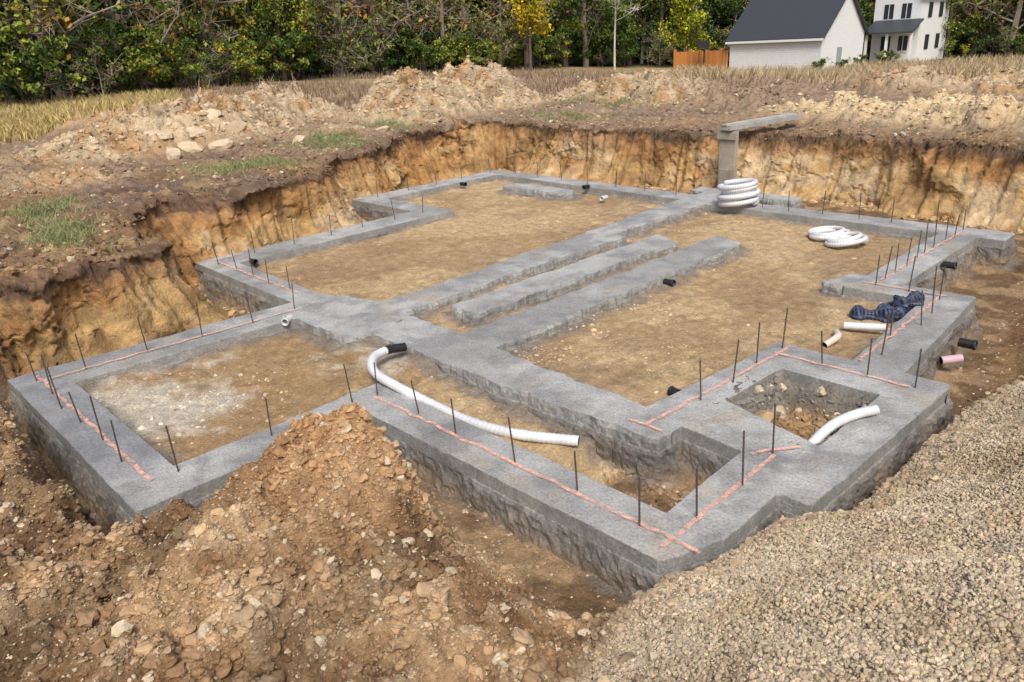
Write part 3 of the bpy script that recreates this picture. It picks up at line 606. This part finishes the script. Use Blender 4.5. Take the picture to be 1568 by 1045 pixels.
# ---------------------------------------------------------------- trees
def tree_mesh(name,h,leafc,nleaf,seed,dens=1.,bare=False,trunkc=(.12,.095,.075),low=.1,spread=.3,lean=0.,ls=.2,tr=.018,nl=16):
    r=np.random.default_rng(seed);b=B();tips=[]
    n=12;t=np.linspace(0,1,n);P=np.stack([lean*h*t+.25*np.cumsum(r.normal(0,.35,n))*t,.25*np.cumsum(r.normal(0,.35,n))*t,h*t*.95-.3],-1)
    b.tube(P,h*tr*(1-t*.88)+.01,7,trunkc)
    for k in range(nl):
        u=low+(1-low)*(k+r.random())/nl*.93;p=np.array([np.interp(u,t,P[:,q]) for q in range(3)])
        az=r.uniform(0,6.28);L=h*spread*(1.1-u*.75)*r.uniform(.6,1.2);up=r.uniform(.2,.9)
        d=C(math.cos(az),math.sin(az),up);m=6;tt=np.linspace(0,1,m)
        Q_=p+np.outer(tt*L,d)+np.stack([r.normal(0,.08,m)*tt*L,r.normal(0,.08,m)*tt*L,r.normal(0,.05,m)*tt*L+.15*L*tt**2],-1)
        b.tube(Q_,h*tr*.38*(1-u*.6)*(1-tt*.85)+.006,5,trunkc)
        for q in range(4 if not bare else 7):
            v=r.uniform(.3,1);pp=np.array([np.interp(v,tt,Q_[:,z_]) for z_ in range(3)]);d2=r.normal(0,1,3);d2[2]=abs(d2[2])*.8;d2/=np.linalg.norm(d2)
            l2=L*.4*r.uniform(.5,1.2);E=np.stack([pp,pp+d2*l2*.5+r.normal(0,.05,3),pp+d2*l2]);b.tube(E,[.03,.018,.006] if not bare else [.045,.03,.015],4,trunkc,cap=False)
            tips.append(E[2]);tips.append(E[1]);
            if bare:
                for w in range(3):
                    e=E[1]+r.normal(0,1,3)*l2*.5;b.tube([E[1],e],[.022,.01],3,trunkc,cap=False)
        tips.append(Q_[-1])
    tips=np.array(tips);keep=r.random(len(tips))<dens;tips=tips[keep] if keep.any() else tips
    ci=r.integers(0,len(tips),nleaf);cp=tips[ci]+r.normal(0,1,(nleaf,3))*h*.035*C(1.1,1.1,.8)
    clr=np.array(leafc)[r.integers(0,len(leafc),len(tips))][ci]*r.uniform(.6,1.4,(nleaf,1))
    a=r.normal(size=(nleaf,3));a/=np.linalg.norm(a,axis=1)[:,None];w=np.cross(a,r.normal(size=(nleaf,3)));w/=np.linalg.norm(w,axis=1)[:,None];s=r.uniform(.5,1.2,(nleaf,1))*ls
    LV=np.stack([cp-a*s,cp+w*s*.6,cp+a*s,cp-w*s*.6],1).reshape(-1,3)
    TV=np.concatenate(b.V);TC=np.concatenate(b.C);nT=len(TV)
    me=mesh(name,np.vstack([TV,LV]),b.F+[(nT+4*i,nT+4*i+1,nT+4*i+2,nT+4*i+3) for i in range(nleaf)],np.vstack([TC,np.repeat(clr,4,0)]),M_leaf,False,link=False)
    return me.data
dg=(.035,.065,.015);mg=(.085,.14,.025);yg=(.23,.27,.045);ye=(.42,.33,.04);og=(.34,.18,.04);br=(.16,.11,.06)
TM=[tree_mesh('t0',15,[dg,dg,mg,yg],6200,1,ls=.17),tree_mesh('t1',17,[dg,mg,yg],6400,2,spread=.33,ls=.17),tree_mesh('t2',14,[yg,mg,ye,mg],5200,3,dens=.7,ls=.16),
 tree_mesh('t3',16,[br,mg],900,4,bare=True,trunkc=(.30,.26,.21),lean=.05,nl=20),tree_mesh('t4',15,[br,og,yg],1500,5,bare=True,trunkc=(.34,.29,.24),lean=-.06,nl=20),tree_mesh('t5',13,[og,yg,mg,yg],4200,6,dens=.6,ls=.16),tree_mesh('t6',16,[dg,dg],6000,7,spread=.3,low=.03)]
BM=[tree_mesh('b0',3.8,[mg,yg,dg],3200,11,spread=.6,low=.02,ls=.12,nl=14,tr=.012),tree_mesh('b1',5,[dg,mg,mg],3400,12,spread=.55,low=.02,ls=.13,nl=14,tr=.012),tree_mesh('b2',3.8,[ye,yg,mg,yg],2400,13,spread=.6,low=.02,ls=.12,nl=12,tr=.012),tree_mesh('b3',4.4,[br,yg,mg],1200,14,spread=.6,low=.02,bare=True,ls=.11,nl=14,tr=.012,trunkc=(.32,.27,.2))]
forest=empty('forest')
def inst(me,x,y,s,par,name,z=None):
    o=bpy.data.objects.new(name,me);col.objects.link(o);o.location=(x,y,float(zat(x,y)[0])-.1 if z is None else z);o.rotation_euler=(0,0,rng.uniform(0,6.28));o.scale=(s*rng.uniform(.9,1.1),s*rng.uniform(.9,1.1),s)
    if par:o.parent=par
    return o
def rline(ang):
    return float(np.interp(ang,[-15,10,25,35,45,60,72,95],[100,100,102,100,84,70,53,45]))
for row,(dr,nn_,ms) in enumerate([(1.5,52,[0,1,2,3,4,5,3,2,3,4]),(8,44,[0,1,6,3,4,5,1]),(15,40,[0,1,6,6,1]),(23,34,[1,6,0,6])]):
    for ang in np.linspace(2,92,nn_):
        a=math.radians(ang+rng.normal(0,.7));R_=rline(math.degrees(a))+dr+rng.normal(0,1.6)
        mz=[2,2,3,4,5,4] if (row==0 and ang>58) else ms
        m=mz[rng.integers(0,len(mz))];inst(TM[m],-R_*math.sin(a),R_*math.cos(a),rng.uniform(.8,1.25),forest,'forest_tree')
under=empty('forest_undergrowth')
for ang in np.linspace(2,92,130):
    a=math.radians(ang+rng.normal(0,.5));R_=rline(math.degrees(a))+rng.uniform(-3,6)
    m=rng.choice([0,1,1,0,2,2,3,3] if ang<58 else [0,0,2,2,3,3,1]);inst(BM[m],-R_*math.sin(a),R_*math.cos(a),rng.uniform(.6,1.25),under,'bush')
inst(tree_mesh('yellow',11,[(.60,.42,.02),(.5,.38,.03),(.25,.24,.03)],4200,31,ls=.2,spread=.24,low=.35),-54.5,56,.85,None,'yellow_maple_tree')
inst(tree_mesh('ygreen',10,[(.45,.45,.03),(.34,.38,.03),(.16,.2,.03)],5200,33,ls=.2,spread=.3,low=.15),-50,76,.9,None,'lime_yellow_tree')
inst(tree_mesh('birch',15,[yg,mg],700,35,bare=True,trunkc=(.6,.57,.5),spread=.2,low=.35,tr=.007),-53,67,1,None,'birch_tree')
for bx_,by_,s_ in((-33.1,72,.42),(-32.6,75.5,.35),(-32.4,79,.4),(-30.5,80,.5)):inst(BM[0],bx_,by_,s_,None,'garden_shrub')
# ---------------------------------------------------------------- grass
def grass(name,x,y,h,c,w=.02,lean=.35):
    n=len(x);z=zat(x,y)-.02;a=rng.uniform(0,6.28,n);dx=np.cos(a)*w;dy=np.sin(a)*w;lx=rng.normal(0,lean,n)*h;ly=rng.normal(0,lean,n)*h
    V=np.stack([np.stack([x-dx,y-dy,z],-1),np.stack([x+dx,y+dy,z],-1),np.stack([x+dx*.6+lx*.4,y+dy*.6+ly*.4,z+h*.6],-1),np.stack([x+lx,y+ly,z+h],-1),np.stack([x-dx*.6+lx*.4,y-dy*.6+ly*.4,z+h*.6],-1)],1)
    Fq=np.arange(n)[:,None]*5+np.arange(5)[None]
    return mesh(name,V.reshape(-1,3),Fq,np.repeat(c,5,0),M_grass,False)
n=46000;a=np.radians(rng.uniform(2,34,n));R_=rng.uniform(34,88,n);x=-R_*np.sin(a);y=R_*np.cos(a)
k=~((x<-33)&(x>-50)&(y>72))&(fbm(x*.1,y*.1,0,3)>-.7+ss(52,34,R_)*.9);x=x[k];y=y[k]
grass('dry_grass_field',x,y,rng.uniform(.4,1.05,len(x)),C(.53,.41,.25)*rng.uniform(.6,1.2,(len(x),1)),.035)
n=30000;a=np.radians(rng.uniform(68,92,n));R_=rng.uniform(31,52,n);x=-R_*np.sin(a);y=R_*np.cos(a)
grass('dry_grass_meadow',x,y,rng.uniform(.2,.6,n),C(.54,.42,.18)*rng.uniform(.6,1.25,(n,1)),.03)
n=22000;a=np.radians(rng.uniform(28,68,n));R_=rng.uniform(29,80,n);x=-R_*np.sin(a);y=R_*np.cos(a);k=(fbm(x*.12,y*.12+9,0,3)>-.3)&~((x<-33)&(x>-50)&(y>70));x=x[k];y=y[k]
grass('weeds',x,y,rng.uniform(.15,.5,len(x)),C(.32,.23,.155)*rng.uniform(.6,1.3,(len(x),1)),.03)
for cx,cy,sx,sy,m in[(-15.6,7.4,.9,.8,4500),(-17.3,10.5,.9,.7,3600),(-12.3,3.0,.7,.4,3000),(-16.5,20.3,1.5,.5,2400),(-15.5,17.3,1.4,.4,2400),(-11,3.2,.3,.3,700),(-14.2,3.2,.6,.5,1800),(-18.6,13,.8,.6,1800)]:
    x=rng.normal(cx,sx*.6,m);y=rng.normal(cy,sy*.6,m);k=(pitd(x,y)>.5)&(fbm(x*2.5,y*2.5,0,3)>-.25);x=x[k];y=y[k]
    grass('grass_tuft',x,y,rng.uniform(.05,.18,len(x)),mixc(C(.17,.24,.075)+np.zeros((len(x),3)),C(.42,.39,.21)+np.zeros((len(x),3)),rng.random(len(x))),.006,.6)
n=3500;ii=rng.integers(0,len(px)-1,n);x=px[ii]+ox[ii]*rng.uniform(.05,.3,n);y=py[ii]+oy[ii]*rng.uniform(.05,.3,n)
zt_=Htop[ii,0]-rng.uniform(-.03,.12,n);L_=rng.uniform(.05,.28,n);wx=rng.normal(0,.05,n)
V=np.stack([np.stack([x-.006,y,zt_],-1),np.stack([x+.006,y,zt_],-1),np.stack([x+wx-ox[ii]*.14,y+wx-oy[ii]*.14,zt_-L_],-1)],1)
mesh('hanging_roots',V.reshape(-1,3),np.arange(3*n).reshape(-1,3),np.tile(C(.16,.11,.07),(3*n,1)),M_bark,False)
# ---------------------------------------------------------------- camera
pitch,roll,yaw=math.radians(21.58),math.radians(-3.3),math.radians(46.66)
Fv=Vector((-math.sin(yaw)*math.cos(pitch),math.cos(yaw)*math.cos(pitch),-math.sin(pitch)))
R0=Vector((math.cos(yaw),math.sin(yaw),0));U0=R0.cross(Fv)
Rv=R0*math.cos(roll)+U0*math.sin(roll);Uv=-R0*math.sin(roll)+U0*math.cos(roll)
cd=bpy.data.cameras.new('camera');cd.sensor_width=36;cd.lens=1171/1568*36;cd.clip_end=2000;cd.clip_start=.05
co=bpy.data.objects.new('camera',cd);col.objects.link(co)
Mc=Matrix.Identity(4)
for i in range(3):Mc[i][0]=Rv[i];Mc[i][1]=Uv[i];Mc[i][2]=-Fv[i]
Mc[0][3]=0;Mc[1][3]=0;Mc[2][3]=3.2
co.matrix_world=Mc;S.camera=co
# ---------------------------------------------------------------- light
el=math.radians(52);sd=Vector((.70,-.55,0)).normalized()
dirv=Vector((sd.x*math.cos(el),sd.y*math.cos(el),math.sin(el)))
l=bpy.data.lights.new('sun','SUN');l.energy=2.75;l.angle=math.radians(20);l.color=(1,.965,.91)
lo=bpy.data.objects.new('sun',l);col.objects.link(lo);lo.rotation_euler=dirv.to_track_quat('Z','Y').to_euler();lo.location=(0,0,30)
w=bpy.data.worlds.new('World');S.world=w;w.use_nodes=True;nt=w.node_tree
sky=nt.nodes.new('ShaderNodeTexSky');sky.sky_type='NISHITA';sky.sun_disc=False;sky.sun_elevation=el;sky.sun_rotation=math.atan2(sd.x,sd.y)
sky.dust_density=4;sky.air_density=1.0
bg=nt.nodes['Background'];bg.inputs[1].default_value=.135;nt.links.new(sky.outputs[0],bg.inputs[0])
S.view_settings.view_transform='Standard';S.view_settings.look='None';S.view_settings.exposure=0
